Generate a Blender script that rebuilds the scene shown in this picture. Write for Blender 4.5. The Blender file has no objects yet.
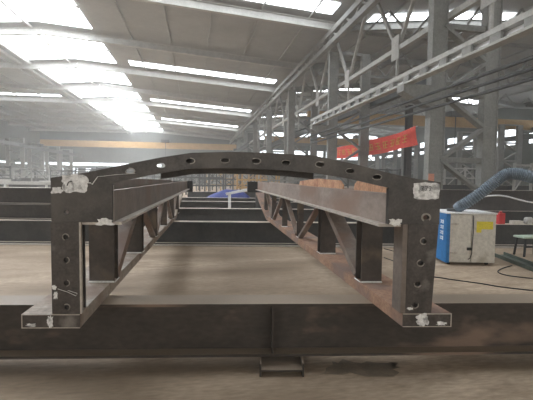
import bpy, bmesh, math, random
from mathutils import Vector, Matrix
random.seed(7)
S = bpy.context.scene
C = S.collection
PI = math.pi

# ------------------------------------------------------------------ camera
FPX, EYE = 400.0, 1.53
yaw, pitch, roll = math.radians(10.1), math.atan(22/400.0), .012
F = Vector((math.sin(yaw)*math.cos(pitch), math.cos(yaw)*math.cos(pitch), -math.sin(pitch)))
R = Vector((math.cos(yaw), -math.sin(yaw), 0))
U = R.cross(F)
R2 = R*math.cos(roll) + U*math.sin(roll)
U2 = U*math.cos(roll) - R*math.sin(roll)
cam = bpy.data.cameras.new('camera'); co = bpy.data.objects.new('camera', cam); C.objects.link(co)
m = Matrix((R2, U2, -F)).transposed().to_4x4(); m.translation = Vector((0, 0, EYE)); co.matrix_world = m
cam.sensor_width = 36; cam.lens = 36*FPX/533.0; cam.clip_end = 500; cam.clip_start = .05
S.camera = co
def ray(x, y): return F*FPX + R2*(x-266.5) + U2*(200-y)
def pz(x, y, z):
    d = ray(x, y); t = (z-EYE)/d.z; return Vector((d.x*t, d.y*t, z))
def pY(x, y, Y):
    d = ray(x, y); t = Y/d.y; return Vector((d.x*t, Y, EYE+d.z*t))

# ------------------------------------------------------------------ materials
def srgb(c): return tuple(((v/255.)/12.92 if v/255. <= .04045 else ((v/255.+.055)/1.055)**2.4) for v in c)+(1,)
MATS = {}
def mat(name, c1, c2=None, rough=.6, metal=0., scale=3., detail=6., bump=0., c3=None, sc3=.6, thr=(.45, .62), stretch=(1, 1, 1), dust_light=None, grain=.12):
    if name in MATS: return MATS[name]
    M = bpy.data.materials.new(name); M.use_nodes = True; nt = M.node_tree; N = nt.nodes; K = nt.links
    b = N['Principled BSDF']; b.inputs['Roughness'].default_value = rough; b.inputs['Metallic'].default_value = metal
    if c2 is None: b.inputs['Base Color'].default_value = srgb(c1)
    else:
        tc = N.new('ShaderNodeTexCoord'); mp = N.new('ShaderNodeMapping'); mp.inputs['Scale'].default_value = stretch
        K.new(tc.outputs['Object'], mp.inputs[0])
        n = N.new('ShaderNodeTexNoise'); n.inputs['Scale'].default_value = scale; n.inputs['Detail'].default_value = detail
        n.inputs['Roughness'].default_value = .65
        K.new(mp.outputs[0], n.inputs['Vector'])
        r = N.new('ShaderNodeValToRGB'); r.color_ramp.elements[0].position = .3; r.color_ramp.elements[1].position = .7
        r.color_ramp.elements[0].color = srgb(c1); r.color_ramp.elements[1].color = srgb(c2)
        K.new(n.outputs['Fac'], r.inputs[0]); out = r.outputs[0]
        nf = N.new('ShaderNodeTexNoise'); nf.inputs['Scale'].default_value = scale*7; nf.inputs['Detail'].default_value = 3
        K.new(mp.outputs[0], nf.inputs['Vector'])
        mf = N.new('ShaderNodeMapRange'); mf.inputs['From Min'].default_value = .3; mf.inputs['From Max'].default_value = .7; mf.inputs['To Min'].default_value = 1-grain; mf.inputs['To Max'].default_value = 1+grain
        K.new(nf.outputs['Fac'], mf.inputs['Value'])
        vm = N.new('ShaderNodeVectorMath'); vm.operation = 'SCALE'; K.new(out, vm.inputs[0]); K.new(mf.outputs[0], vm.inputs['Scale']); out = vm.outputs[0]
        if c3:
            n2 = N.new('ShaderNodeTexNoise'); n2.inputs['Scale'].default_value = sc3; n2.inputs['Detail'].default_value = 5
            K.new(mp.outputs[0], n2.inputs['Vector'])
            r2 = N.new('ShaderNodeValToRGB'); r2.color_ramp.elements[0].position = thr[0]; r2.color_ramp.elements[1].position = thr[1]
            K.new(n2.outputs['Fac'], r2.inputs[0])
            mx = N.new('ShaderNodeMix'); mx.data_type = 'RGBA'
            K.new(r2.outputs[0], mx.inputs['Factor']); K.new(out, mx.inputs['A']); mx.inputs['B'].default_value = srgb(c3)
            out = mx.outputs['Result']
        if dust_light:     # dust tone on upward faces, with light from above painted in
            ge = N.new('ShaderNodeNewGeometry'); sx = N.new('ShaderNodeSeparateXYZ'); K.new(ge.outputs['True Normal'], sx.inputs[0])
            mr = N.new('ShaderNodeMapRange'); mr.inputs['From Min'].default_value = .6; mr.inputs['From Max'].default_value = .95; K.new(sx.outputs['Z'], mr.inputs['Value'])
            m3 = N.new('ShaderNodeMix'); m3.data_type = 'RGBA'; K.new(mr.outputs[0], m3.inputs['Factor']); K.new(out, m3.inputs['A']); m3.inputs['B'].default_value = srgb(dust_light)
            out = m3.outputs['Result']; mt = N.new('ShaderNodeMath'); mt.operation = 'MULTIPLY_ADD'; mt.inputs[1].default_value = -metal; mt.inputs[2].default_value = metal
            K.new(mr.outputs[0], mt.inputs[0]); K.new(mt.outputs[0], b.inputs['Metallic'])
        K.new(out, b.inputs['Base Color'])
        if bump:
            bp = N.new('ShaderNodeBump'); bp.inputs['Strength'].default_value = bump; bp.inputs['Distance'].default_value = .01
            K.new(n.outputs['Fac'], bp.inputs['Height']); K.new(bp.outputs[0], b.inputs['Normal'])
    MATS[name] = M; return M
def emis(name, c, s):
    M = bpy.data.materials.new(name); M.use_nodes = True; nt = M.node_tree
    b = nt.nodes['Principled BSDF']; b.inputs['Base Color'].default_value = srgb((200, 205, 205))
    b.inputs['Emission Color'].default_value = srgb(c); b.inputs['Emission Strength'].default_value = s
    tc = nt.nodes.new('ShaderNodeTexCoord'); n = nt.nodes.new('ShaderNodeTexNoise'); n.inputs['Scale'].default_value = .4
    nt.links.new(tc.outputs['Object'], n.inputs['Vector'])
    mp = nt.nodes.new('ShaderNodeMapRange'); mp.inputs['To Min'].default_value = s*.85; mp.inputs['To Max'].default_value = s*1.15
    nt.links.new(n.outputs['Fac'], mp.inputs['Value']); nt.links.new(mp.outputs[0], b.inputs['Emission Strength'])
    MATS[name] = M; return M

M_plate = mat('dark_mill_steel', (56, 53, 51), (78, 74, 71), .45, .3, 9, c3=(98, 92, 86), sc3=3, thr=(.5, .8), bump=.05, grain=.22)
M_post = mat('dark_post_steel', (60, 56, 54), (86, 80, 76), .45, .3, 9, c3=(140, 135, 130), sc3=5, thr=(.6, .8), bump=.05, grain=.22)
M_edge = mat('cut_steel_edge', (165, 157, 148), (196, 188, 178), .5, .2, 12)
M_web = mat('brown_grey_steel', (126, 113, 105), (160, 145, 134), .6, .1, 4, c3=(134, 110, 96), sc3=2.2, bump=.05, stretch=(1, .5, 1))
M_chord = mat('grey_brown_chord_steel', (130, 118, 106), (170, 158, 144), .7, .1, 5, c3=(124, 104, 90), sc3=2, bump=.08, grain=.22)
M_chordr = mat('rusty_chord_steel', (132, 98, 78), (172, 138, 114), .75, .05, 6, c3=(126, 106, 96), sc3=2.5, bump=.08, grain=.22)
M_rust = mat('orange_rust_plate', (176, 130, 98), (206, 162, 128), .8, 0, 6, c3=(150, 92, 72), sc3=4, thr=(.55, .68), bump=.1, grain=.22)
M_webl = mat('left_channel_steel', (100, 91, 84), (128, 117, 108), .6, .1, 4, c3=(112, 94, 82), sc3=2.2, bump=.05)
M_diag = mat('diagonal_steel', (112, 101, 93), (146, 134, 124), .6, .1, 4, c3=(120, 98, 84), sc3=3)
M_ring = mat('burr_steel', (104, 98, 92), (170, 164, 156), .5, .3, 30)
M_colf = mat('column_steel', (60, 54, 50), (86, 78, 72), .55, .15, 4, c3=(112, 98, 82), sc3=3, thr=(.55, .7))
M_beam = mat('floor_beam_steel', (52, 46, 41), (72, 64, 57), .6, .15, 3.5, c3=(128, 108, 94), sc3=1.7, thr=(.55, .67), bump=.1, stretch=(.6, 1, 1.4), dust_light=(138, 124, 108), grain=.22)
M_beamb = mat('back_beam_steel', (54, 56, 58), (76, 76, 76), .6, .1, 2, dust_light=(186, 174, 160))
M_slab = mat('dark_stacked_steel', (60, 57, 57), (84, 80, 78), .6, .1, 2, dust_light=(176, 164, 150))
M_silver = mat('silver_ground_patch', (196, 196, 196), (252, 252, 252), .5, 0, 40, bump=.3, c3=(150, 150, 150), sc3=26, thr=(.5, .65))
M_weld = mat('white_weld_bead', (205, 205, 203), (248, 248, 245), .5, 0, 60, bump=.2)
M_ink = mat('black_marking', (28, 28, 30))
M_grey = mat('grey_painted_steel', (120, 120, 116), (142, 142, 137), .6, 0, 2)
M_lgrey = mat('pale_painted_steel', (158, 157, 152), (180, 179, 174), .6, 0, 2)
M_dgrey = mat('dark_painted_steel', (62, 64, 66), (84, 85, 85), .6, .1, 2)
M_roof = mat('roof_sheet', (144, 144, 142), (158, 158, 155), .7, 0, .5, grain=.03)
M_wall = mat('wall_sheet', (62, 66, 62), (80, 84, 79), .8, 0, .7)
M_floor = mat('workshop_floor', (140, 122, 102), (192, 173, 150), .8, 0, 3.2, 12, c3=(126, 109, 90), sc3=.8, thr=(.42, .68), bump=.35, grain=.2, stretch=(.45, 1.5, 1))
M_ochre = mat('ochre_crane_paint', (168, 132, 82), (186, 150, 98), .6, 0, 1)
M_red = mat('red_banner_cloth', (232, 82, 70), (242, 104, 92), .8, 0, 3)
M_gold = mat('gold_letter_paint', (228, 176, 92), (240, 196, 110), .7, 0, 5)
M_cream = mat('cream_cabinet_paint', (196, 192, 182), (210, 206, 196), .5, 0, 3, c3=(170, 164, 150), sc3=2.5, thr=(.58, .75))
M_blue = mat('blue_cabinet_paint', (28, 104, 166), (40, 122, 184), .5, 0, 3)
M_white = mat('white_paint', (225, 228, 230), (238, 238, 238), .6, 0, 8)
M_pwhite = mat('bright_white_paint', (246, 248, 250), (252, 252, 252), .7, 0, 8, grain=.01)
M_black = mat('black_rubber', (20, 20, 21), (34, 34, 35), .6, 0, 9)
M_yel = mat('yellow_label', (216, 200, 52), (228, 212, 66), .6, 0, 6)
M_redp = mat('red_plastic', (180, 44, 50), (200, 60, 60), .5, 0, 6)
M_duct = mat('grey_blue_duct', (92, 106, 118), (128, 140, 150), .5, .2, 14, bump=.1)
M_green = mat('dark_green_steel', (66, 76, 68), (86, 94, 84), .7, 0, 4)
M_stool = mat('pale_green_seat', (150, 168, 152), (176, 190, 174), .6, 0, 5)
M_tarp = mat('blue_tarpaulin', (30, 44, 108), (44, 62, 138), .6, 0, 5, bump=.3)
SKY = 4.5
E_sky = emis('translucent_rooflight', (244, 249, 255), SKY)
E_strip = emis('translucent_strip', (244, 249, 255), SKY*.8)
E_win = emis('daylit_window', (240, 248, 255), SKY*.3)
E_rear = emis('added_rear_fill', (255, 250, 242), SKY*.22)  # added fill glow for the wall behind the camera

# ------------------------------------------------------------------ mesh helpers
class MB:
    def __init__(s): s.bm = bmesh.new()
    def hexa(s, p):     # 8 corners: bottom ring 0-3, top ring 4-7
        v = [s.bm.verts.new(q) for q in p]
        for f in ((3, 2, 1, 0), (4, 5, 6, 7), (0, 1, 5, 4), (1, 2, 6, 5), (2, 3, 7, 6), (3, 0, 4, 7)): s.bm.faces.new([v[i] for i in f])
        return s
    def box(s, a, b, T=lambda *q: Vector(q)):
        (x0, y0, z0), (x1, y1, z1) = a, b
        return s.hexa([T(x0, y0, z0), T(x1, y0, z0), T(x1, y1, z0), T(x0, y1, z0), T(x0, y0, z1), T(x1, y0, z1), T(x1, y1, z1), T(x0, y1, z1)])
    def bar(s, p, q, w, h, up=Vector((0, 0, 1))):   # rectangular bar from p to q
        p, q = Vector(p), Vector(q); d = (q-p).normalized()
        sd = d.cross(up)
        if sd.length < 1e-4: sd = d.cross(Vector((0, 1, 0)))
        sd.normalize(); n = sd.cross(d).normalized()
        a, b = sd*(w/2), n*(h/2)
        return s.hexa([p-a-b, p+a-b, q+a-b, q-a-b, p-a+b, p+a+b, q+a+b, q-a+b])
    def ibar(s, p, q, w, h, t=.02, up=Vector((0, 0, 1))):      # I section, flanges perpendicular to up
        p, q = Vector(p), Vector(q); d = (q-p).normalized(); sd = d.cross(up)
        if sd.length < 1e-4: up = Vector((0, 1, 0)); sd = d.cross(up)
        sd.normalize(); n = sd.cross(d).normalized()
        s.bar(p+n*(h/2-t/2), q+n*(h/2-t/2), w, t, up); s.bar(p-n*(h/2-t/2), q-n*(h/2-t/2), w, t, up)
        s.bar(p, q, t*.8, h-2*t, up); return s
    def prism(s, poly, y0, y1, T):  # poly in (u,w), extruded along v
        a = [s.bm.verts.new(T(u, y0, w)) for u, w in poly]; b = [s.bm.verts.new(T(u, y1, w)) for u, w in poly]; n = len(poly)
        s.bm.faces.new(a); s.bm.faces.new(b[::-1])
        for i in range(n): s.bm.faces.new([a[(i+1) % n], a[i], b[i], b[(i+1) % n]])
        return s
    def tube(s, pts, r, k=8, cap=True):
        pts = [Vector(p) for p in pts]; rings = []; nrm = None
        for i, p in enumerate(pts):
            d = (pts[min(i+1, len(pts)-1)]-pts[max(i-1, 0)]).normalized()
            if nrm is None: nrm = d.cross(Vector((.3, .2, .9))).normalized()
            nrm = (nrm-d*nrm.dot(d)).normalized(); b = d.cross(nrm); rr = r(i) if callable(r) else r
            rings.append([s.bm.verts.new(p+nrm*math.cos(2*PI*j/k)*rr+b*math.sin(2*PI*j/k)*rr) for j in range(k)])
        for a, b in zip(rings, rings[1:]):
            for j in range(k): s.bm.faces.new([a[j], a[(j+1) % k], b[(j+1) % k], b[j]])
        if cap: s.bm.faces.new(rings[0][::-1]); s.bm.faces.new(rings[-1])
        return s
    def build(s, name, material, parent=None, bevel=0, smooth=False, loc=None):
        bmesh.ops.recalc_face_normals(s.bm, faces=s.bm.faces)
        if bevel: bmesh.ops.bevel(s.bm, geom=list(s.bm.edges), offset=bevel, segments=1, affect='EDGES')
        if loc is not None: bmesh.ops.translate(s.bm, verts=s.bm.verts, vec=-Vector(loc))
        me = bpy.data.meshes.new(name); s.bm.to_mesh(me); s.bm.free()
        if smooth:
            for p in me.polygons: p.use_smooth = True
        me.materials.append(material)
        o = bpy.data.objects.new(name, me); C.objects.link(o)
        if parent is not None: o.parent = parent
        if loc is not None: o.location = loc
        return o
def tag(o, label, cat, group=None, kind=None):
    if label: o['label'] = label
    if cat: o['category'] = cat
    if group: o['group'] = group
    if kind: o['kind'] = kind
    return o
def thing(name, loc, label, cat, group=None, rz=0):
    o = bpy.data.objects.new(name, None); C.objects.link(o); o.location = loc; o.rotation_euler = (0, 0, rz); o.empty_display_size = .2
    return tag(o, label, cat, group)
def struct(o): o['kind'] = 'structure'; return o
def plabel(o, l): o['label'] = l; return o
def copytree(o, parent=None):
    k = o.copy(); C.objects.link(k); k.parent = parent
    for ch in list(o.children): copytree(ch, k)
    return k
def rel(mb): return mb

# ================================================================== SETTING
X0, X1, Y0, Y1 = -38., 40., -10., 108.
struct(MB().box((X0, Y0, -.2), (X1, Y1, 0)).build('floor', M_floor))
struct(MB().box((X0, Y1, 0), (X1, Y1+.3, 14)).build('wall_back', M_wall))
struct(MB().box((X0-.3, Y0, 0), (X0, Y1, 14)).build('wall_left', M_wall))
struct(MB().box((X1, Y0, 0), (X1+.3, Y1, 14)).build('wall_right', M_wall))
struct(MB().box((X0, Y0-.3, 0), (X1, Y0, 14)).build('wall_front', M_wall))
prof = [(-38, 10.9), (-16, 11.1), (-11.7, 11.5), (-7.4, 11.2), (9, 10.0), (17, 10.9), (24, 11.3), (40, 9.6)]
rb = MB()
for (xa, za), (xb, zb) in zip(prof, prof[1:]):
    za += EYE+.05; zb += EYE+.05
    rb.hexa([Vector(q) for q in ((xa, Y0, za), (xb, Y0, zb), (xb, Y1, zb), (xa, Y1, za), (xa, Y0, za+.2), (xb, Y0, zb+.2), (xb, Y1, zb+.2), (xa, Y1, za+.2))])
struct(rb.build('ceiling', M_roof))
def roofz(x):
    for (xa, za), (xb, zb) in zip(prof, prof[1:]):
        if xa <= x <= xb: return EYE+za+(zb-za)*(x-xa)/(xb-xa)
    return EYE+9
wn = 0
def rooflight(xs, ya, yb, m=E_sky, dz=.0):
    global wn; wn += 1
    b = MB()
    for xa, xb in zip(xs, xs[1:]):
        za, zb = roofz(xa)-dz, roofz(xb)-dz
        b.hexa([Vector(q) for q in ((xa, ya, za-.02), (xb, ya, zb-.02), (xb, yb, zb-.02), (xa, yb, za-.02), (xa, ya, za+.02), (xb, ya, zb+.02), (xb, yb, zb+.02), (xa, yb, za+.02))])
    return struct(b.build('window_%d' % wn, m))
bars = [6.2, 15.5, 24.8, 34.0, 43.5, 53, 62, 71.5, 81, 91, 101, 107]
for ya, yb in zip(bars, bars[1:]):
    rooflight([-16, -11.7, -7.8], ya+.9, yb-.9)
# crosswise translucent strips
for y in (4, 22.5, 41, 60, 79):
    rooflight([-6.4, 8.2], y, y+1.5, E_strip); rooflight([-37, -18.5], y, y+1.0, E_strip) if y < 79 else None
for y in (5, 24, 46, 66):
    rooflight([11, 21.5], y, y+1.6, E_strip); rooflight([26, 38], y, y+1.6, E_strip)
# mullions of the big rooflight
for k, x in enumerate((-12.4, -16.0, -16.9)):
    struct(MB().bar((x, 10, roofz(x)-.15), (x, 107, roofz(x)-.15), .16, .2).build('trim_%d' % (k+1), M_lgrey))
for k, (ya, yb) in enumerate(zip(bars[1:8], bars[2:9])):
    y = (ya+yb)/2-.6
    struct(MB().bar((-15.9, y, roofz(-15.9)-.12), (-11.7, y, roofz(-11.7)-.12), .12, .12).bar((-11.7, y, roofz(-11.7)-.12), (-7.6, y, roofz(-7.6)-.12), .12, .12).build('trim_%d' % (k+4), M_lgrey))
# rafters: crosswise I beams under the roof
rg = 'crosswise roof beams of the hall'
for i, y in enumerate([-3]+bars[:-1]):
    b = MB()
    for (xa, za), (xb, zb) in zip(prof[:5], prof[1:5]):
        ofs = .42
        b.ibar((xa, y, EYE+za-ofs), (xb, y, EYE+zb-ofs), .3, .5, .03)
    o = b.build('roof_beam', M_lgrey, loc=(0, y, 12.3))
    tag(o, 'pale crosswise roof beam under the ridge rooflight, one of the evenly spaced set', 'roof beam', rg)
b = None
for i, y in enumerate([14, 24.8, 34, 43.5, 53, 62, 71.5, 81]):
    b = MB()
    for (xa, za), (xb, zb) in zip(prof[4:], prof[5:]):
        b.ibar((xa, y, EYE+za-.42), (xb, y, EYE+zb-.42), .3, .5, .03)
    o = b.build('roof_beam', M_grey, loc=(24, y, 12.3))
    tag(o, 'grey crosswise roof beam over the right-hand bay beyond the columns', 'roof beam', 'roof beams of the right bay')
# purlin lines
pb = MB()
for x in list(range(-36, -17, 3))+[-5, -2, 1, 4, 7]+list(range(12, 22, 3))+list(range(27, 39, 3)):
    pb.bar((x, 5, roofz(x)-.1), (x, 107, roofz(x)-.1), .08, .16)
struct(pb.build('trim_20', M_roof))
# windows of the end wall
def endwin(xa, xb, za, zb, Y=Y1-.06, m=E_win):
    global wn; wn += 1
    struct(MB().box((xa, Y-.05, za), (xb, Y, zb)).build('window_%d' % wn, m))
for i in range(7): endwin(-37+i*2.9, -37+i*2.9+2.86, EYE+2.6, EYE+3.3)
for i in range(4): endwin(-37.5+i*3.4, -37.5+i*3.4+1.5, EYE+.2, EYE+1.9)
for i in range(6): endwin(-15+i*4, -15+i*4+2.2, EYE+2.6, EYE+3.2)
for i in range(6):  # unseen glowing panels added behind the camera to brighten the front faces
    wn += 1; struct(MB().box((-20+i*7, Y0+.04, 1.2), (-14.5+i*7, Y0+.1, 6.2)).build('window_%d' % wn, E_rear))
# partition at the far end of the right-hand bay with clerestory windows
struct(MB().box((10.5, 84, 0), (X1, 84.3, 13.4)).build('wall_partition', M_wall))
for i in range(7): endwin(12+i*4, 12+i*4+3.8, EYE+7.9, EYE+9.9, 83.95)
for i in range(7): endwin(12+i*4, 12+i*4+3.3, EYE+4.2, EYE+5.9, 83.95)
for i in range(9):   # clerestory along the right wall
    wn += 1; struct(MB().box((X1-.1, 12+i*8, EYE+4.6), (X1-.04, 12+i*8+6.6, EYE+6.6)).build('window_%d' % wn, E_win))
for i in range(7):
    wn += 1; struct(MB().box((X0+.04, 40+i*9, EYE+2.5), (X0+.1, 40+i*9+6, EYE+2.8)).build('window_%d' % wn, E_win))

# ================================================================== LACED COLUMNS
def laced_column(loc, label, group, height, mirror=1, sp=2.05):
    t = thing('laced_column', loc, label, 'column', group)
    for x in (0, 2.25*mirror):
        MB().box((x-.31, -.17, 0), (x-.27, .17, height)).box((x+.27, -.17, 0), (x+.31, .17, height)).box((x-.28, -.13, 0), (x+.28, -.10, height)).build('leg', M_grey, t)
    z = 2.3
    while z < height:
        plabel(MB().box((.26, -.1, z-.1), (1.96, .1, z+.1)).build('tie_bar', M_grey, t), 'horizontal tie bar') if mirror > 0 else None
        z += 2.5
    z = 1.05
    while z < height-1.5:
        for dz in (-1.25, 1.25):
            if z+dz < height: MB().bar((.2*mirror, -.02, z+dz), (2.05*mirror, -.02, z), .12, .32, Vector((0, 1, 0))).build('brace', M_grey, t)
        z += 2.5
    return t
ordn = ['nearest', 'second', 'third', 'fourth', 'fifth', 'sixth', 'seventh', 'eighth', 'ninth']
CXL = pY(434, 150, 14).x
c0 = laced_column((CXL, 14, 0), 'nearest twin-legged laced grey column, standing behind the white and blue cabinet', 'laced columns right of the steel frame', 9.85)
for i in range(1, 8):
    o = copytree(c0); o.location = (CXL, 14+11.7*i, 0)
    o['label'] = '%s laced grey column back in the row right of the steel frame' % ordn[i] if i < 5 else 'far laced grey column in the haze at the end of the row right of the frame'
h0 = roofz(-27.5)-.5
for i in range(6):
    o = copytree(c0); o.location = (-31, 56+9*i, 0); o.scale = (1, 1, .78)
    o['label'] = 'hazy laced grey column along the far left side of the hall'; o['group'] = 'columns along the far left side'
for i in range(7):
    o = copytree(c0); o.location = (33, 32+7*i, 0); o.scale = (1, 1, .78)
    o['label'] = 'hazy laced grey column along the far right side of the hall'; o['group'] = 'columns along the far right side'
pa = pY(417.5, 181, 13.78); pb = pY(424.5, 172.5, 13.78)
b = MB().box((-.12, -.01, 0), (.12, 0, .28)).build('notice', mat('orange_paper', (200, 138, 116), (214, 152, 130), .8)); b.location = (CXL-.19, 13.83, pa.z)
tag(b, 'small orange notice fixed low on the nearest laced column, above the frame corner', 'notice')
# dark H column holding the banner's near end
BP = pY(408, 150, 21); BQ = pY(331, 150, 37)
t = thing('steel_post', (BP.x, 21, 0), 'dark slim H-section post at the right end of the red banner', 'post')
MB().ibar((0, 0, .02), (0, 0, 5.7), .3, .34, .03, Vector((0, 1, 0))).build('shaft', M_slab, t)
MB().box((-.3, -.3, 0), (.3, .3, .03)).build('base_plate', M_dgrey, t)
o = copytree(t); o.location = (BQ.x, 37, 0); o['label'] = 'dark slim H-section post at the left end of the red banner'
t['category'] = o['category'] = 'post'

# ================================================================== CRANE RUNWAY (ladder girder)
t = thing('runway_girder', (7.72, 7, 0), 'pale ladder-like runway girder running into the distance on the column brackets', 'girder')
ya, yb = -1.5, 19.2
zt, zb_ = EYE+3.86, EYE+3.55
plabel(MB().box((-.12, ya, zt-.05), (.12, yb, zt+.10)).build('top_chord', M_lgrey, t), 'pale top chord')
MB().box((-.16, ya, zb_-.04), (.16, yb, zb_+.03)).build('bottom_chord', M_lgrey, t)
plabel(MB().hexa([Vector(q) for q in ((.0, ya, zb_+.031), (.02, ya, zb_+.031), (.02, yb, zb_+.031), (.0, yb, zb_+.031), (.10, ya, zt-.051), (.12, ya, zt-.051), (.12, yb, zt-.051), (.10, yb, zt-.051))]).build('web_panel', M_pwhite, t), 'white web panels between the lacing plates')
y = ya+.3; k = 0
while y < yb-.4:
    MB().box((-.11, y, zb_+.03), (-.02, y+.40, zt-.05)).build('lacing_plate', M_grey, t); y += 1.12
for i in range(2):   # brackets under the girder, one per column it passes
    o = MB().prism([(-.15, 4.1), (.05, 4.1), (.05, 4.86), (-1.1, 4.86), (-1.1, 4.6)], -.25, .25, lambda u, v, w: Vector((u, v, w)))
    o = o.build('column_bracket', M_grey, loc=None)
    o.location = (CXL-.36, 14+11.7*i-0, .178)
    tag(o, '%s grey bracket carrying the runway girder on its column' % ordn[i], 'bracket', 'girder brackets')
for i, (dx, dz) in enumerate(((8.0, 2.98), (8.15, 2.76), (8.3, 2.56))):
    o = MB().tube([(0, -6, 0), (0, 21, 0)], .05).build('service_pipe', M_dgrey, smooth=True, loc=None)
    o.location = (dx, 7, EYE+dz)
    tag(o, ['topmost', 'middle', 'lowest'][i]+' of three thin dark pipes running beneath the runway girder', 'pipe', 'pipes under the runway girder')

# eave lattice girder above the columns
t = thing('lattice_girder', (9.35, 12, 0), 'open lattice girder of thin struts hanging above the column row', 'girder')
zl, zu = EYE+6.1, EYE+9.6
MB().bar((0, -6, zl), (0, 60, zl), .22, .22).build('bottom_chord', M_lgrey, t)
MB().bar((0, -6, zu), (0, 60, zu), .2, .2).build('top_chord', M_grey, t)
for i in range(9):
    y = 5.8+6.1*(i-1)
    MB().bar((0, y, zl), (0, y-2.6, zu), .15, .15).build('strut', M_lgrey, t)
    MB().bar((0, y, zl), (0, y+2.6, zu), .15, .15).build('strut', M_lgrey, t)
    MB().bar((0, y, zl), (0, y, zl-1.6), .1, .1).build('hanger', M_lgrey, t)
    MB().box((-.14, y-.35, zl-.5), (-.12, y+.35, zl+.6)).build('node_plate', M_lgrey, t)
t = thing('lattice_girder', (8.9, 12, 0), 'deep lattice roof girder right under the eave of the main bay', 'girder')
zl, zu = EYE+8.5, EYE+9.3
MB().bar((-.5, -2, zl), (-.5, 88, zl), .3, .3).build('bottom_chord', M_grey, t)
MB().bar((-.5, -2, zu-.15), (-.5, 88, zu-.15), .3, .3).build('top_chord', M_grey, t)
for i in range(38):
    y = -2+2.2*i
    MB().bar((-.5, y, zl), (-.5, y+1.1, zu-.2), .12, .12).bar((-.5, y+1.1, zu-.2), (-.5, y+2.2, zl), .12, .12).build('brace', M_grey, t)
# roof trusses of the right bay seen beyond columns
for i in range(6):
    y = 22+9*i
    t = thing('roof_truss', (9.5, y, 0), ('%s thin roof truss from the camera over the right-hand bay' % ordn[i]), 'truss', 'roof trusses of the right bay')
    MB().bar((0, 0, EYE+8.3), (29, 0, EYE+8.3), .18, .18).build('bottom_chord', M_grey, t)
    w = MB()
    for k in range(10):
        xa = 2.9*k; w.bar((xa, 0, EYE+8.3), (xa+1.45, 0, roofz(9.5+xa+1.45)-.5), .1, .1).bar((xa+1.45, 0, roofz(9.5+xa+1.45)-.5), (xa+2.9, 0, EYE+8.3), .1, .1)
    w.build('web_bracing', M_grey, t)

# ================================================================== BRIDGE CRANES
def crane(x0, x1, y, z, h, label):
    t = thing('bridge_crane', (x0, y, 0), label, 'crane')
    plabel(MB().box((0, -.3, z), (x1-x0, .3, z+h)).build('bridge_girder', M_ochre, t), 'ochre bridge girder')
    for x in (.3, x1-x0-.3): MB().box((x-.3, -1.6, z-.3), (x+.3, 1.6, z+.25)).build('end_carriage', M_dgrey, t, .03)
    xm = (x1-x0)*.62
    MB().box((xm-.8, -.7, z+h+.01), (xm+.8, .7, z+h+.6)).build('trolley', M_dgrey, t, .05)
    MB().box((xm-.05, -.35, z-2.0), (xm+.05, -.31, z+h+.3)).box((xm-.2, -.5, z-2.5), (xm+.2, -.2, z-2.0)).build('hook_block', M_dgrey, t)
crane(-28, 8.0, 80, 6.95, 1.15, 'hazy ochre overhead crane spanning the far end of the main bay')
crane(11.3, 38, 40, 7.35, 1.05, 'ochre overhead crane crossing the right-hand bay behind the columns')
crane(11.3, 38, 66, 7.3, 1.2, 'farther ochre overhead crane deeper in the right-hand bay')

for x, z, ya_, yb_, lb in ((-27.7, 6.3, 58, 106, 'crane runway beam along the far left columns'), (7.6, 6.3, 58, 106, 'crane runway beam along the far end of the column row'), (11.6, 6.2, 18, 82, 'crane runway beam on the right side of the column row'), (37.7, 6.2, 18, 82, 'crane runway beam along the right outer wall')):
    o = MB().ibar((0, ya_-(ya_+yb_)/2, 0), (0, yb_-(ya_+yb_)/2, 0), .35, .6, .03).build('runway_beam', M_dgrey); o.location = (x, (ya_+yb_)/2, z+(.05 if x < 9 else .42)); tag(o, lb, 'runway beam')
# ================================================================== THE BIG STEEL FRAME
O = Vector((-1.116, 2.808, .53))
cx = Vector((2.834, -.384, 0)).normalized(); az = Vector((math.sin(math.radians(2.4)), math.cos(math.radians(2.4)), 0))
def T(u, v, w): return cx*u + az*v + Vector((0, 0, w))
WID = 2.865
frame = thing('steel_truss_frame', O, 'large welded steel portal frame with two long trusses, resting across the floor beam', 'steel frame')
top = [(.2, .985), (.43, 1.022), (.70, 1.083), (.9, 1.125), (1.10, 1.158), (1.35, 1.168), (1.58, 1.166), (1.9, 1.152), (2.143, 1.106), (2.40, 1.045), (2.56, 1.012), (2.76, .985)]
bot = [(2.41, .945), (2.145, 1.003), (1.904, 1.037), (1.71, 1.052), (1.48, 1.06), (1.25, 1.06), (1.09, 1.055), (.833, 1.01), (.59, .953)]
poly = [(.2, .70)]+top+[(2.76, .70), (2.41, .70)]+bot+[(.59, .70)]
def cut(o, holes, ry=.0):
    b = MB()
    for u, w, rx, rz in holes:
        for v, sgn in ((0, 1),):
            ring = [(u+rx*math.cos(2*PI*k/20), w+rz*math.sin(2*PI*k/20)) for k in range(20)]
        b.prism(ring, -.05, .08, T)
    k = b.build('cutter', M_edge)
    md = o.modifiers.new('b', 'BOOLEAN'); md.object = k; md.solver = 'EXACT'; md.operation = 'DIFFERENCE'
    k.parent = o.parent
    bpy.context.view_layer.update()
    dg = bpy.context.evaluated_depsgraph_get()
    me = bpy.data.meshes.new_from_object(o.evaluated_get(dg)); o.modifiers.clear(); o.data = me
    bpy.data.objects.remove(k)
holesA = [(.705, 1.035), (.904, 1.072), (1.091, 1.105), (1.318, 1.112), (1.521, 1.11), (1.718, 1.102), (1.943, 1.094), (2.144, 1.053), (2.326, 1.015)]
arch = MB().prism(poly, 0, .025, T).build('arched_end_plate', M_plate, frame)
cut(arch, [(u, w, .028, .015) for u, w in holesA]+[(.297, .765, .016, .016), (2.667, .748, .022, .018)])
plabel(arch, 'dark arched end plate with a row of bolt holes')
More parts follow.
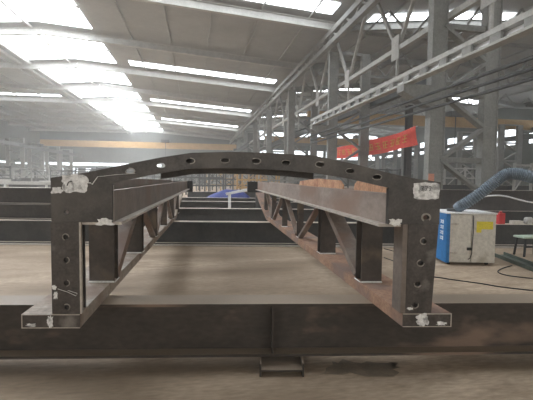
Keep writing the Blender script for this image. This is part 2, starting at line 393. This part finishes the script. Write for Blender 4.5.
def ring(u, w, rx, rz, par, t=.005, v=-.003):
    n = 24; b = MB(); rg_ = random.Random(int(u*1000+w*77)); k0, kn = rg_.randrange(24), rg_.randrange(9, 20)
    A = [b.bm.verts.new(T(u+(rx)*math.cos(2*PI*k/n), v, w+rz*math.sin(2*PI*k/n))) for k in range(n)]
    B = [b.bm.verts.new(T(u+(rx+t)*math.cos(2*PI*k/n), v, w+(rz+t)*math.sin(2*PI*k/n))) for k in range(n)]
    A2 = [b.bm.verts.new(q.co+az*.004) for q in A]; B2 = [b.bm.verts.new(q.co+az*.004) for q in B]
    for k in [(k0+i_) % n for i_ in range(kn)]:
        j = (k+1) % n
        b.bm.faces.new([A[k], A[j], B[j], B[k]]); b.bm.faces.new([A2[j], A2[k], B2[k], B2[j]])
        b.bm.faces.new([A[j], A[k], A2[k], A2[j]]); b.bm.faces.new([B[k], B[j], B2[j], B2[k]])
    return b.build('hole_burr', M_ring, par)
for i, (u, w) in enumerate(holesA): ring(u, w, .028, .015, arch, .003 if i % 2 else .006)
ring(2.667, .748, .022, .018, arch, .012)
postL = MB().box((.195, 0, .094), (.375, .025, .699), T).build('post', M_post, frame)
cut(postL, [(.290, z, .017, .017) for z in (.602, .451, .299, .139)])
postR = MB().prism([(2.545, .094), (2.725, .094), (2.756, .699), (2.55, .699)], 0, .025, T).build('post', M_post, frame)
cut(postR, [(u, z, .020, .018) for u, z in ((2.657, .588), (2.640, .438), (2.625, .295), (2.61, .150))])
for z in (.602, .451, .299, .139): ring(.290, z, .017, .017, postL, .006)
for u, z in ((2.657, .588), (2.640, .438), (2.625, .295), (2.61, .150)): ring(u, z, .020, .018, postR, .007)
plabel(MB().box((.375, 0, .094), (.386, .03, .699), T).build('post_flange', M_edge, frame), 'bright inner flange of the left post')
plabel(MB().box((2.512, 0, .094), (2.545, .13, .699), T).build('post_flange', M_webl, frame), 'inner flange of the right post')
MB().box((.20, .13, .094), (.37, .142, .68), T).build('post_back_plate', M_plate, frame); MB().box((2.55, .13, .094), (2.715, .142, .68), T).build('post_back_plate', M_plate, frame)
# raised back rib behind the arch
rb = MB(); pts = []
def lerp_prof(pf, u):
    pf = sorted(pf)
    for (ua, wa), (ub, wb) in zip(pf, pf[1:]):
        if ua <= u <= ub: return wa+(wb-wa)*(u-ua)/(ub-ua)
for k in range(25):
    u = .86+(1.98-.86)*k/24; pts.append((u, lerp_prof(bot, u)+.022))
rib_poly = pts+[(u, w-.055) for u, w in pts[::-1]]
b = MB(); bk = [(u, lerp_prof(top, u)-.014) for u in [.98+1.5*k/20 for k in range(21)]]
plabel(b.prism(bk+[(u, lerp_prof(bot, min(u, 2.4))+.004) for u, w in bk[::-1]], .09, .10, T).build('arch_back_plate', M_plate, frame), 'dark second plate behind the arched end plate')
plabel(rb.prism(rib_poly, .32, .40, T).build('cross_rib', M_plate, frame), 'dark curved rib just behind the arched plate')
# thin flange along arch's top back
fl = MB()
for (ua, wa), (ub, wb) in zip(top, top[1:]):
    fl.hexa([T(ua, .026, wa-.012), T(ub, .026, wb-.012), T(ub, .11, wb-.012), T(ua, .11, wa-.012), T(ua, .026, wa), T(ub, .026, wb), T(ub, .11, wb), T(ua, .11, wa)])
fl.build('arch_flange', M_plate, frame)

NODES = [.80, 2.13, 3.46, 4.79, 6.12, 7.45]
def truss(side):
    # side 0 = left (outer edge u=0), 1 = right (outer edge u=WID); q maps distance from outer edge to u
    q = (lambda d: d) if side == 0 else (lambda d: WID-d)
    def bx(mb, d0, d1, v0, v1, w0, w1):
        return mb.box((min(q(d0), q(d1)), v0, w0), (max(q(d0), q(d1)), v1, w1), T)
    wch = .375 if side == 0 else .337
    L1 = 7.0; VE = 9.4
    # bottom chord, flat then rising at the far end
    b = MB(); bx(b, 0, wch, 0, L1, 0, .093)
    u0, u1 = sorted((q(0), q(wch)))
    b.hexa([T(u0, L1, 0), T(u1, L1, 0), T(u1, VE, .52), T(u0, VE, .52), T(u0, L1, .093), T(u1, L1, .093), T(u1, VE, .613), T(u0, VE, .613)])
    ch = b.build('bottom_chord', M_chordr if side else M_chord, frame)
    plabel(bx(MB(), 0, wch, -.005, -.0005, 0, .093).build('end_cap', M_post, ch), 'dark cut end of the chord')
    plabel(ch, 'rust-brown bottom chord of the %s truss' % ('left', 'right')[side])
    # ground bright end cap + worn edges
    e = MB(); bx(e, 0.0, wch, -.008, -.0055, .0, .005); bx(e, 0, wch, -.008, -.0055, .087, .093); bx(e, 0, .006, -.008, -.0055, .005, .087); e.build('end_burr', M_edge, ch)
    # top channel: inner web, bottom flange, top lip, outer rusty plate
    di = .588 if side == 0 else WID-2.415
    VT = 7.9
    plabel(bx(MB(), di-.012, di, .04, VT, .70, .905).build('top_channel_web', M_web if side else M_webl, frame), 'brown-grey channel web along the top of the %s truss' % ('left', 'right')[side])
    bx(MB(), (.2, .135)[side], di+.055, .03, VT, .680, .699).build('channel_flange', M_edge, frame)
    bx(MB(), di-.05, di-.012, .04, VT, .893, .905).build('channel_lip', M_web, frame)
    if not side: bx(MB(), di-.02, di+.004, .027, .04, .70, .94).build('channel_end_plate', M_edge, frame)
    if side: bx(MB(), di-.08, di+.006, .027, .04, .70, .94).build('channel_end_plate', M_colf, frame)
    do = .2 if side == 0 else .135
    o = bx(MB(), do, do+.015, .04, VT, .70, .90).build('outer_channel_web', M_web, frame)
    # upright plates above the channel with cut profiles
    dp = di-.09
    prof_ = ([(.03, .95), (.25, .985), (.6, 1.0), (.85, .99), (.93, .95), (.95, .80), (.03, .80)], [(1.25, .94), (1.35, .985), (2.2, 1.0), (3.2, .96), (3.3, .8), (1.25, .8)]) if side else ([(.03, .93), (.5, .965), (1.4, .975), (2.6, .965), (4.6, .95), (4.8, .8), (.03, .8)],)
    for pl in prof_:
        b = MB(); ua, ub = sorted((q(dp), q(dp-.014)))
        A = [b.bm.verts.new(T(ua, v, w)) for v, w in pl]; B = [b.bm.verts.new(T(ub, v, w)) for v, w in pl]; n = len(pl)
        b.bm.faces.new(A); b.bm.faces.new(B[::-1])
        for k in range(n): b.bm.faces.new([A[(k+1) % n], A[k], B[k], B[(k+1) % n]])
        plabel(b.build('upper_plate', M_rust if side else M_webl, frame), 'rusty upright plate above the right channel' if side else 'brown upright plate above the left channel')
    # verticals (H sections) and diagonals
    d0, d1 = (.195, .405) if side == 0 else (.145, .325)
    for k, v in enumerate(NODES):
        b = MB(); h = .679
        dep = .15 if k < 2 else .11
        ww = (d0, d1) if k < 2 else (d0+.09, d1-.01)
        bx(b, ww[0], ww[1], v, v+.014, .094, h); bx(b, ww[0], ww[1], v+dep-.014, v+dep, .094, h)
        dm = (ww[0]+ww[1])/2; bx(b, dm-.007, dm+.007, v+.014, v+dep-.014, .094, h)
        o = b.build('vertical_member', M_colf, frame)
        wb = MB().tube([T(q(ww[0]), v-.006, .099), T(q(dm), v-.008, .100), T(q(ww[1]), v-.006, .099)], .009, 6)
        wb.tube([T(q(ww[1])+(.006 if side == 0 else -.006), v, .097), T(q(ww[1])+(.006 if side == 0 else -.006), v+dep, .097)], .005, 6).build('weld_bead', M_weld, o)
    prs = []
    for k in range(len(NODES)-1):
        a_, b_ = NODES[k], NODES[k+1]
        if k % 2 == 0: prs.append((a_+.19, .10, b_-.12, .675))
        else: prs.append((b_-.05, .10, a_+.22, .675))
    prs.append((NODES[-1]-.9, .10, NODES[-1]-.1, .675))
    for va, wa, vb, wb in prs[:len(NODES)-1]:
        b = MB(); ua, ub = q(d0+.015), q(d1-.01); um = (ua+ub)/2
        n = Vector((0, 0, 0)); dirv = T(0, vb-va, wb-wa).normalized(); nn = dirv.cross(cx).normalized()
        first = va == prs[0][0]
        th = nn*(.062 if first else .035); hw = cx*(abs(ub-ua)/2 if first else .035); sh = Vector((0, 0, 0)) if first else cx*(.05 if side == 0 else -.05)
        pa, pb = T(um, va, wa)+sh, T(um, vb, wb)+sh
        pts4 = [pa-hw-th, pa+hw-th, pa+hw+th, pa-hw+th, pb-hw-th, pb+hw-th, pb+hw+th, pb-hw+th]
        for p_ in pts4:
            if p_.z < .0945: p_.z = .0945
            if p_.z > .6785: p_.z = .6785
        b.hexa(pts4)
        b.build('diagonal_member', M_diag, frame)
    # far end closing block
    plabel(bx(MB(), .15, di+(.26 if side else .13), VT, VT+.2, .62, .90).build('end_block', M_black, frame), 'black block at the far end of the %s truss' % ('left', 'right')[side])
truss(0); truss(1)
# silver ground patches, weld spatter and marks on the end plate
def blob(u0, u1, w0, w1, seed, name='ground_patch', m=M_silver, v=-.003, par=None, n=26, jag=.16):
    r_ = random.Random(seed); uc, wc = (u0+u1)/2, (w0+w1)/2; P_ = []
    for k in range(n):
        a = 2*PI*k/n; j = 1-jag+r_.random()*jag*1.6
        cu, cw = math.cos(a), math.sin(a); sc = 1/max(abs(cu), abs(cw))**.72
        P_.append((uc+(u1-u0)/2*cu*sc*j, wc+(w1-w0)/2*cw*sc*j))
    return MB().prism(P_, v, v+.0025, T).build(name, m, par or frame)
plabel(blob(.27, .44, .89, 1.01, 1, par=arch, jag=.12), 'bright ground patch on the upper left corner')
plabel(blob(.205, .275, .882, .925, 2, par=arch, jag=.3), 'bright ground patch on the upper left corner')
plabel(blob(2.572, 2.757, .868, .985, 3, par=arch, jag=.07), 'bright ground patch on the upper right corner')
blob(.485, .60, .68, .725, 4, 'weld_spatter', M_weld, par=arch, jag=.35); blob(2.415, 2.50, .69, .735, 5, 'weld_spatter', M_weld, par=arch, jag=.35)
blob(.198, .225, .255, .285, 6, 'weld_spatter', M_weld, par=postL, jag=.35); blob(.205, .235, .195, .245, 7, 'weld_spatter', M_weld, par=postL, jag=.4)
blob(2.555, 2.60, .115, .135, 8, 'weld_spatter', M_weld, par=postR, jag=.4)
chL = [o for o in frame.children if o.name.startswith('bottom_chord')]
blob(.165, .205, .008, .085, 9, 'ground_patch', M_silver, par=chL[0], jag=.3, v=-.012); blob(2.62, 2.70, .008, .095, 10, 'ground_patch', M_silver, par=chL[1], jag=.3, v=-.012); blob(2.76, 2.83, .012, .04, 12, 'ground_patch', M_silver, par=chL[1], jag=.4, v=-.012); blob(.03, .09, .012, .035, 13, 'ground_patch', M_silver, par=chL[0], jag=.4, v=-.012)
# scribbled strokes (illegible chalk and marker writing)
def stroke(pts, r, m, par, name='marking', v=-.006):
    return MB().tube([T(u, v, w) for u, w in pts], r, 5).build(name, m, par)
stroke([(.425, .955), (.455, .955), (.465, .945), (.50, .995)], .003, M_weld, arch)
stroke([(.50, .995), (.62, 1.01), (.74, 1.02)], .0012, M_weld, arch)
stroke([(.305, .935), (.315, .958), (.335, .965), (.338, .958)], .003, M_ink, arch)
for u in (2.634, 2.660, 2.686):
    stroke([(u-.008, .955), (u+.006, .957), (u+.004, .944), (u-.004, .942), (u+.006, .932), (u-.007, .929)], .0024, M_ink, arch)
stroke([(.235, .262), (.30, .24), (.352, .215), (.36, .232), (.30, .252)], .0016, M_weld, postL)

# ================================================================== FLOOR BEAMS
def ibeam(name, p, q, w, z0, z1, m, label, group=None, t=.018, cat='steel beam', tf=.02):
    p, q = Vector((p[0], p[1], 0)), Vector((q[0], q[1], 0)); mid = (p+q)/2; d = (q-p); L = d.length; rz = math.atan2(d.y, d.x)
    b = MB()
    b.box((-L/2, -w/2, z0), (L/2, w/2, z0+tf)); b.box((-L/2, -w/2, z1-tf), (L/2, w/2, z1)); b.box((-L/2, -t/2, z0+tf), (L/2, t/2, z1-tf))
    o = b.build(name, m); o.location = mid; o.rotation_euler = (0, 0, rz)
    tag(o, label, cat, group); return o
A, B = Vector((-1.478, 3.338, 0)), Vector((2.735, 2.803, 0)); d = (B-A).normalized(); n = Vector((-d.y, d.x, 0))
off = n*.125
fb = ibeam('steel_beam', A-d*4+off, B+d*4+off, .25, .1, .53, M_beam, 'long dark rusty H-beam lying across the foreground under the frame', tf=.022)
t_ = MB().box((-.008, -.12, .122), (.008, -.009, .508)).build('web_stiffener', M_beam, fb)
q = pz(273, 303, .53); t_.location = ((q-fb.location).dot(d), 0, 0)
# short H piece lying flat under the beam
p0, p1 = pz(259.5, 377, 0), pz(304, 377, 0); d2 = (p1-p0).normalized(); w_ = (p1-p0).length; mid = (p0+p1)/2
b = MB().box((-w_/2, 0, 0), (-w_/2+.014, .75, .1)).box((w_/2-.014, 0, 0), (w_/2, .75, .1)).box((-w_/2+.014, 0, .042), (w_/2-.014, .75, .054))
o = b.build('beam_offcut', M_beam); o.location = mid; o.rotation_euler = (0, 0, math.atan2(d2.y, d2.x))
tag(o, 'short H-beam offcut lying flat on the floor as packing under the foreground beam', 'steel offcut')
# row of cross beams behind
def xbeam(y, z1, label, w=.3, z0=.0, k=.145, xa=-5.5, xb=9.):
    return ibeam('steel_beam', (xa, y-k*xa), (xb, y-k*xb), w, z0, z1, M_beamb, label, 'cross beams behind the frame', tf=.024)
g2 = 'cross beams behind the frame'
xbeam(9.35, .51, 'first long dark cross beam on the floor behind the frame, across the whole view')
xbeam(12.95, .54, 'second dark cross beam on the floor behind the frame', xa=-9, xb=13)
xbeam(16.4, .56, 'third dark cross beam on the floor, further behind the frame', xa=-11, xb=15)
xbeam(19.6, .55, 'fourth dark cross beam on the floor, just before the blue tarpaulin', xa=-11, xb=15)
# flat bar at foot of first beam
o = MB().box((-7, -.06, .001), (7, .06, .022)).build('flat_bar', M_edge); o.location = (.4, 8.93, 0); o.rotation_euler = (0, 0, -.144)
tag(o, 'pale flat bar lying along the foot of the first cross beam', 'steel bar')
# stacked beams at the left
ibeam('steel_beam', (-8, 10.95), (-1.75, 9.75), .34, .512, .86, M_slab, 'lower of two beams stacked on the cross beam left of the frame', 'stacked beams at the left')
ibeam('steel_beam', (-8, 10.98), (-1.6, 9.78), .34, .862, 1.24, M_slab, 'upper of two beams stacked on the cross beam left of the frame', 'stacked beams at the left')
ibeam('steel_beam', (5.4, 12.22), (12, 11.2), .34, .53, 1.22, M_slab, 'deep dark beam stacked behind the white and blue cabinet at the right')

# ================================================================== CABINET
Pa, Pb = pz(445, 265, 0), pz(494.5, 266, 0); d = (Pb-Pa).normalized(); W = (Pb-Pa).length; rz = math.atan2(d.y, d.x)
cab = thing('fume_extractor', Pa, 'cream and blue metal fume extractor cabinet with a fat hose on top', 'fume extractor', rz=rz)
Hc = .93; Dc = .8
plabel(MB().box((.0, .01, .05), (W, Dc, Hc)).build('body', M_cream, cab, .008), 'cream body')
plabel(MB().box((-.004, .0, .05), (-.001+.001, Dc, Hc)).box((0, -.018, .05), (.06, .008, Hc)).build('side_panel', M_blue, cab), 'blue side panel')
plabel(MB().box((.065, -.012, .06), (.50*W, .009, Hc-.01)).build('door', M_cream, cab, .004), 'cream left front door')
dr = MB().box((.52*W, -.012, .06), (W-.01, .009, Hc-.01)).build('door', M_cream, cab, .004)
MB().box((-.01, -.02, Hc), (W+.01, Dc+.01, Hc+.025)).build('lid', M_white, cab)
for x in (.1, W-.1):
    for y in (.1, Dc-.1): MB().tube([(x-.02, y, .036), (x+.02, y, .036)], .035, 12).box((x-.03, y-.03, .05), (x+.03, y+.03, .055)).build('caster', M_black, cab)
for z in (.22, .74):
    MB().box((.07, -.03, z), (.20, -.012, z+.02)).box((.14, -.036, z-.012), (.165, -.03, z+.032)).build('latch', M_edge, cab)
MB().tube([(.53*W, -.02, Hc-.03), (.53*W, -.03, .6), (.52*W, -.03, .42), (.515*W, -.03, .22), (.48*W, -.03, .13), (.44*W, -.03, .12)], .008, 6).build('power_cord', M_black, cab, smooth=True)
MB().box((.42*W, -.045, .28), (.50*W, -.012, .33)).build('socket', M_black, cab)
plabel(MB().box((.60*W, -.016, .66), (.93*W, -.0125, .80)).box((.60*W, -.0155, .60), (.70*W, -.0125, .66)).build('yellow_sticker', M_yel, cab), 'yellow warning sticker')
for k, z in enumerate((.80, .70, .60, .50)):   # white characters down the blue side
    MB().box((-.008, .12, z-.065), (-.004, .155, z+.01)).box((-.008, .17, z-.055), (-.004, .26, z-.04)).box((-.008, .20, z-.05), (-.004, .22, z+.005)).box((-.008, .17, z-.015), (-.004, .26, z-.005)).build('white_lettering', M_white, cab)
# ribbed hose
def smoothpts(P_, n=14):
    out = []
    P_ = [P_[0]*2-P_[1]]+P_+[P_[-1]*2-P_[-2]]
    for i in range(1, len(P_)-2):
        for k in range(n):
            t = k/n; p0, p1, p2, p3 = P_[i-1:i+3]
            out.append(.5*((2*p1)+(-p0+p2)*t+(2*p0-5*p1+4*p2-p3)*t*t+(-p0+3*p1-3*p2+p3)*t**3))
    out.append(P_[-2]); return out
hp = [pY(455, 209, 6.62), pY(466, 203, 6.5), pY(482, 192, 6.35), pY(496, 181, 6.2), pY(506, 174.5, 6.1), pY(518, 174, 6.0), pY(535, 178, 5.9), pY(560, 185, 5.9)]
hpts = smoothpts(hp, 22)
o = MB().tube(hpts, lambda i: .098+(.010 if i % 3 == 0 else -.004) if i > 10 else .07+.003*i, 18).build('duct_hose', M_duct, smooth=False)
tag(o, 'fat grey-blue ribbed ventilation hose arching up from the cabinet', 'hose')
o = MB().tube([(0, 0, 0), (0, 0, .05)], .13, 20).build('hose_collar', M_dgrey); o.parent = cab; o.location = (.24, .26, Hc+.025)
# objects on first cross beam at the right
def onb(x, y):
    q = pz(x, y, .51); k = (9.35-.145*q.x)/q.y; k = 9.35/(q.y+.145*q.x); return Vector((q.x*k, q.y*k, .51))
p = onb(500, 229)
o = MB().box((-.08, -.06, 0), (.08, .06, .26)).box((-.03, -.02, .26), (.03, .02, .30)).build('tool_box', M_redp, bevel=.006); o.location = (p.x, p.y, .5105)
tag(o, 'small red box standing on the cross beam right of the cabinet', 'box')
for k, (x, w, h, m, nm, lb) in enumerate(((516, .26, .08, M_cream, 'carton', 'flat pale carton lying on the cross beam right of the red box'), (528, .18, .16, M_lgrey, 'motor', 'grey round-ended motor on the cross beam at the right edge'))):
    p = onb(x, 229); b = MB().box((-w/2, -.07, 0), (w/2, .07, h))
    if k: b = MB().tube([(-w/2, 0, .09), (-w/2+.03, 0, .09), (w/2-.03, 0, .09), (w/2, 0, .09)], lambda i: (.05, .08, .08, .05)[i], 16).box((-.06, -.07, 0), (.06, .07, .02))
    o = b.build(nm, m); o.location = (p.x, p.y, .5105); tag(o, lb, nm)
# stool
p = pz(527, 255.5, 0)
st = thing('stool', (p.x+.05, p.y, 0), 'low stool with pale green seat and dark legs at the right edge', 'stool')
plabel(MB().box((-.27, -.15, .37), (.27, .15, .41)).build('seat', M_stool, st, .01), 'pale green seat')
for sx in (-1, 1):
    for sy in (-1, 1): MB().bar((sx*.2, sy*.11, .37), (sx*.24, sy*.13, 0), .035, .035).build('leg', M_black, st)
MB().bar((-.21, -.12, .2), (.21, -.12, .2), .025, .03).build('stretcher', M_black, st)
# green flat channel on floor
pa, pb = pz(497, 255, 0), pz(560, 279, 0); d = pb-pa; mid = (pa+pb)/2; L = d.length
o = MB().box((-L/2, -.14, 0), (L/2, .14, .012)).box((-L/2, -.14, .012), (L/2, -.128, .07)).box((-L/2, .128, .012), (L/2, .14, .07)).build('steel_channel', M_green)
o.location = mid; o.rotation_euler = (0, 0, math.atan2(d.y, d.x)); tag(o, 'dark green steel channel lying on the floor right of the cabinet', 'steel channel')
# cables on the floor
def cable(px, label, r=.009):
    P_ = [pz(x, y, 0)+Vector((0, 0, r)) for x, y in px]
    o = MB().tube(smoothpts(P_, 8), r, 6).build('floor_cable', M_black, smooth=True); tag(o, label, 'cable', 'cables on the floor')
cable([(384, 249), (395, 252), (404, 256), (425, 274), (445, 279), (480, 284), (505, 288), (560, 294)], 'longest black cable on the floor, passing in front of the cabinet')
cable([(512, 266), (502, 269), (498, 272.5), (508, 276), (533, 279), (570, 282)], 'short looping black cable on the floor right of the cabinet')
cable([(384, 258), (395, 262), (402, 265)], 'black cable end seen between the right truss column and post')
# pale hose and shelf of sheet metal at right background
o = MB().tube(smoothpts([pY(478, 197, 9.6), pY(495, 195.5, 9.6), (pY(507, 196.5, 9.6)), pY(520, 200, 9.6), pY(533, 202.5, 9.6), pY(560, 204, 9.6)], 6), .022, 8).build('pale_hose', M_white, smooth=True)
tag(o, 'thin pale hose sagging across the background at the right edge', 'hose')

# ================================================================== RED BANNER
bn = thing('hanging_banner', (0, 0, 0), 'long red cloth banner with gold characters strung between two posts', 'banner')
bpt = []
N_ = 30; TL, BL, TR, BR = pY(330, 148, 36.1), pY(330, 158.5, 36.1), pY(417.5, 126, 19.2), pY(417.5, 145, 19.2)
bm_ = MB(); rows = []
def bpos(s, t_):
    s2 = s; topp = TL.lerp(TR, s2); botp = BL.lerp(BR, s2); p = topp.lerp(botp, t_)
    p.z -= .2*4*s*(1-s); p.x += .12*math.sin(s*17+t_*2); return p
for i in range(N_+1): rows.append([bpos(i/N_, j/6) for j in range(7)])
V = [[bm_.bm.verts.new(p) for p in r_] for r_ in rows]; V2 = [[bm_.bm.verts.new(p+Vector((.02, .01, 0))) for p in r_] for r_ in rows]
for i in range(N_):
    for j in range(6):
        bm_.bm.faces.new([V[i][j], V[i+1][j], V[i+1][j+1], V[i][j+1]]); bm_.bm.faces.new([V2[i][j+1], V2[i+1][j+1], V2[i+1][j], V2[i][j]])
for i in range(N_):
    bm_.bm.faces.new([V[i][0], V2[i][0], V2[i+1][0], V[i+1][0]]); bm_.bm.faces.new([V[i][6], V[i+1][6], V2[i+1][6], V2[i][6]])
bm_.bm.faces.new([V[0][j] for j in range(7)]+[V2[0][j] for j in range(6, -1, -1)]); bm_.bm.faces.new([V[N_][j] for j in range(6, -1, -1)]+[V2[N_][j] for j in range(7)])
bm_.build('cloth', M_red, bn)
rr = random.Random(5)
for k in range(15):     # blocky, unreadable gold characters
    s0 = .07+k*.06; ds = .036; b = MB()
    segs = [((0, .05), (1, .05)), ((0, .5), (1, .5)), ((.5, 0), (.5, 1)), ((.1, .95), (.9, .95))]
    if k % 2: segs.append(((.05, .1), (.05, .9)))
    if k % 3 == 0: segs.append(((.95, .1), (.95, .9)))
    if k % 3 == 1: segs.append(((.5, .5), (1, 1)))
    for (sa, ta), (sb, tb) in segs:
        pa = bpos(s0+ds*sa, .30+.42*ta)-Vector((.03, .015, 0)); pb = bpos(s0+ds*sb, .30+.42*tb)-Vector((.03, .015, 0)); b.bar(pa, pb, .03, .035)
    b.build('gold_lettering', M_gold, bn)
for nm, p, q in (('rope', TR, Vector((BP.x, 20.83, TR.z+.1))), ('rope', TL, Vector((BQ.x, 36.83, TL.z+.1)))):
    MB().tube([p, q], .02, 6).build(nm, M_white, bn)

# ================================================================== FAR CLUTTER
rs = random.Random(8); ob = MB(); c_ = pz(362, 368, 0)
ring_ = []
for k in range(30):
    a = 2*PI*k/30; ring_.append((c_.x+math.cos(a)*(.26+.16*rs.random())-.0, c_.y+math.sin(a)*(.07+.09*rs.random())+.04*math.cos(3*a), 0))
v0 = [ob.bm.verts.new((x, y, .0008)) for x, y, _ in ring_]; v1 = [ob.bm.verts.new((x, y, .002)) for x, y, _ in ring_]
ob.bm.faces.new(v0[::-1]); ob.bm.faces.new(v1)
for k in range(30): ob.bm.faces.new([v0[k], v0[(k+1) % 30], v1[(k+1) % 30], v1[k]])
tag(ob.build('oil_stain', mat('oil_stain_film', (104, 92, 78), (132, 118, 100), .6, 0, 9)), 'dark oily stain on the floor right of the offcut under the foreground beam', 'stain', None, 'stuff')
# blue tarpaulin heap
b = MB(); n1, n2 = 14, 8; g = []
rr = random.Random(3)
for i in range(n1+1):
    row = []
    for j in range(n2+1):
        s, t_ = i/n1, j/n2; h = math.sin(PI*s)**.6*math.sin(PI*t_)**.6*1.05*(.35+.7*s)+rr.random()*.14
        row.append(b.bm.verts.new((-1.1+s*3.1, -.8+t_*1.6, h if 0 < i < n1 and 0 < j < n2 else 0)))
    g.append(row)
for i in range(n1):
    for j in range(n2): b.bm.faces.new([g[i][j], g[i+1][j], g[i+1][j+1], g[i][j+1]])
b.bm.faces.new([g[i][0] for i in range(n1+1)]+[g[n1][j] for j in range(1, n2+1)]+[g[i][n2] for i in range(n1-1, -1, -1)]+[g[0][j] for j in range(n2-1, 0, -1)])
o = b.build('tarpaulin', M_tarp, smooth=True); o.location = (1.2, 22.3, 0)
tag(o, 'crumpled blue tarpaulin heap seen under the arch between the trusses', 'tarpaulin')
# white handrail piece
t = thing('guard_rail', (0, 0, 0), 'white angled rail standing behind the cross beams under the arch', 'rail')
MB().bar(pY(229.5, 194, 15.6), pY(229.5, 213, 15.6), .16, .1).build('upright', M_white, t); MB().bar(pY(226, 194, 15.55), pY(256, 188, 15.55), .1, .09).build('top_rail', M_white, t)
MB().bar(pY(257, 189, 15.7), pY(257, 213, 15.7), .1, .1).build('upright', M_dgrey, t)

def trestle(name, w, h, m):
    t = thing(name, (0, 0, 0), '', '')
    for x in (-w/2, w/2):
        MB().bar((x, -.25, 0), (x, -.02, h), .08, .08).bar((x, .25, 0), (x, .02, h), .08, .08).build('leg', m, t)
    MB().bar((-w/2-.3, 0, h+.05), (w/2+.3, 0, h+.05), .14, .14).build('top_rail', m, t)
    MB().bar((-w/2, 0, h*.35), (w/2, 0, h*.35), .06, .06).build('stretcher', m, t)
    return t
def rack(name, w, h, m):
    t = thing(name, (0, 0, 0), '', '')
    for x in (-w/2, 0, w/2):
        MB().bar((x, 0, 0), (x, 0, h), .12, .12).build('upright', m, t)
    for z in (.35, .65, .95): MB().bar((-w/2, 0, h*z), (w/2, 0, h*z), .1, .12).build('shelf_bar', m, t)
    MB().bar((-w/2, 0, h*.35), (0, 0, h*.95), .06, .06).bar((0, 0, h*.95), (w/2, 0, h*.35), .06, .06).build('cross_brace', m, t)
    return t
cols = {'white': M_lgrey, 'dark': M_dgrey, 'ochre': M_ochre, 'blue': M_blue, 'grey': M_grey}
protos = {}
rr = random.Random(11)
USED = []
def put(kind, col, x, y, w, h, label, cat, group, rz=0):
    if any(abs(x-a)<4.2 and abs(y-b_)<1.5 for a, b_ in USED): return
    if any(abs(x-a)<8 and abs(y-b_)<1.6 for a, b_ in ((-14, 24), (-17, 31), (-12, 40), (-20, 50), (4, 26), (18, 18), (20, 26))): return
    USED.append((x, y))
    key = (kind, col, w, h)
    if key not in protos:
        o = (trestle if kind == 'steel_trestle' else rack)(kind, w, h, cols[col]); protos[key] = o
    else: o = copytree(protos[key])
    o.location = (x, y, 0); o.rotation_euler = (0, 0, rz); tag(o, label, cat, group)
for i in range(80):
    x = -30+rr.random()*32; y = 34+rr.random()*50; c_ = rr.choice(['dark', 'dark', 'grey', 'dark', 'dark'])
    put('storage_rack', c_, x, y, 3.2, 2.3, '%s steel rack in the far clutter left of the frame' % {'white': 'pale', 'dark': 'dark', 'grey': 'mid grey'}[c_], 'rack', '%s racks in the far left clutter' % c_, rr.random()*.5-.25)
for i in range(60):
    x = -24+rr.random()*22; y = 18+rr.random()*14; c_ = rr.choice(['white', 'dark', 'dark'])
    put('steel_trestle', c_, x, y, 2.0, 1.15, '%s steel trestle on the floor in the far clutter left of the frame' % {'white': 'pale', 'dark': 'dark'}[c_], 'trestle', '%s trestles in the far left clutter' % c_, rr.random()*.6-.3)
for i in range(14):
    x = 1+rr.random()*6; y = 27+i*2.4; c_ = rr.choice(['ochre', 'ochre', 'white', 'dark', 'ochre', 'grey'])
    put('storage_rack', c_, x, y, 3.2, 2.1, '%s steel rack far off between the trusses under the arch' % {'white': 'pale', 'blue': 'blue', 'dark': 'dark', 'ochre': 'ochre', 'grey': 'mid grey'}[c_], 'rack', '%s racks far behind under the arch' % c_, rr.random()*.6-.3)
for i in range(8):
    x = 11+rr.random()*12; y = 20+rr.random()*25; c_ = rr.choice(['white', 'dark', 'grey'])
    put('storage_rack', c_, x, y, 3.2, 2.6, '%s steel rack in the right-hand bay beyond the columns' % {'white': 'pale', 'dark': 'dark', 'grey': 'mid grey'}[c_], 'rack', '%s racks in the right bay' % c_, rr.random()*.6-.3)
# long girders lying across in the left distance
for i, (x, y, L, z) in enumerate(((-14, 24, 10, .7), (-17, 31, 12, .9), (-12, 40, 12, .9), (-20, 50, 14, 1.2), (4, 26, 9, .6), (18, 18, 9, .9), (20, 26, 12, 1.2))):
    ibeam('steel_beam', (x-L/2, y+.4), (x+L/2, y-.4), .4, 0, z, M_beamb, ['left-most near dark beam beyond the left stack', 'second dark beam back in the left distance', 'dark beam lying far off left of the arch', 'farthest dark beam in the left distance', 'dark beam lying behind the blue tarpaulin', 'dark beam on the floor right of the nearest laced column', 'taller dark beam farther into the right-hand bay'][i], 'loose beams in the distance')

# ================================================================== HAZE + VIEW
w = bpy.data.worlds.new('world'); S.world = w; w.use_nodes = True
bg = w.node_tree.nodes['Background']; bg.inputs[0].default_value = (.75, .85, 1, 1); bg.inputs[1].default_value = .0
vs = w.node_tree.nodes.new('ShaderNodeVolumeScatter'); vs.inputs['Density'].default_value = .0045; vs.inputs['Anisotropy'].default_value = .2
vs.inputs['Color'].default_value = (.72, .73, .71, 1)
w.node_tree.links.new(vs.outputs[0], w.node_tree.nodes['World Output'].inputs['Volume'])
S.view_settings.view_transform = 'Standard'; S.view_settings.look = 'None'; S.view_settings.gamma = 1; S.view_settings.use_curve_mapping = False
S.view_settings.exposure = 1.3
S.cycles.use_denoising = True
S.cycles.max_bounces = 8; S.cycles.diffuse_bounces = 5; S.cycles.volume_bounces = 1
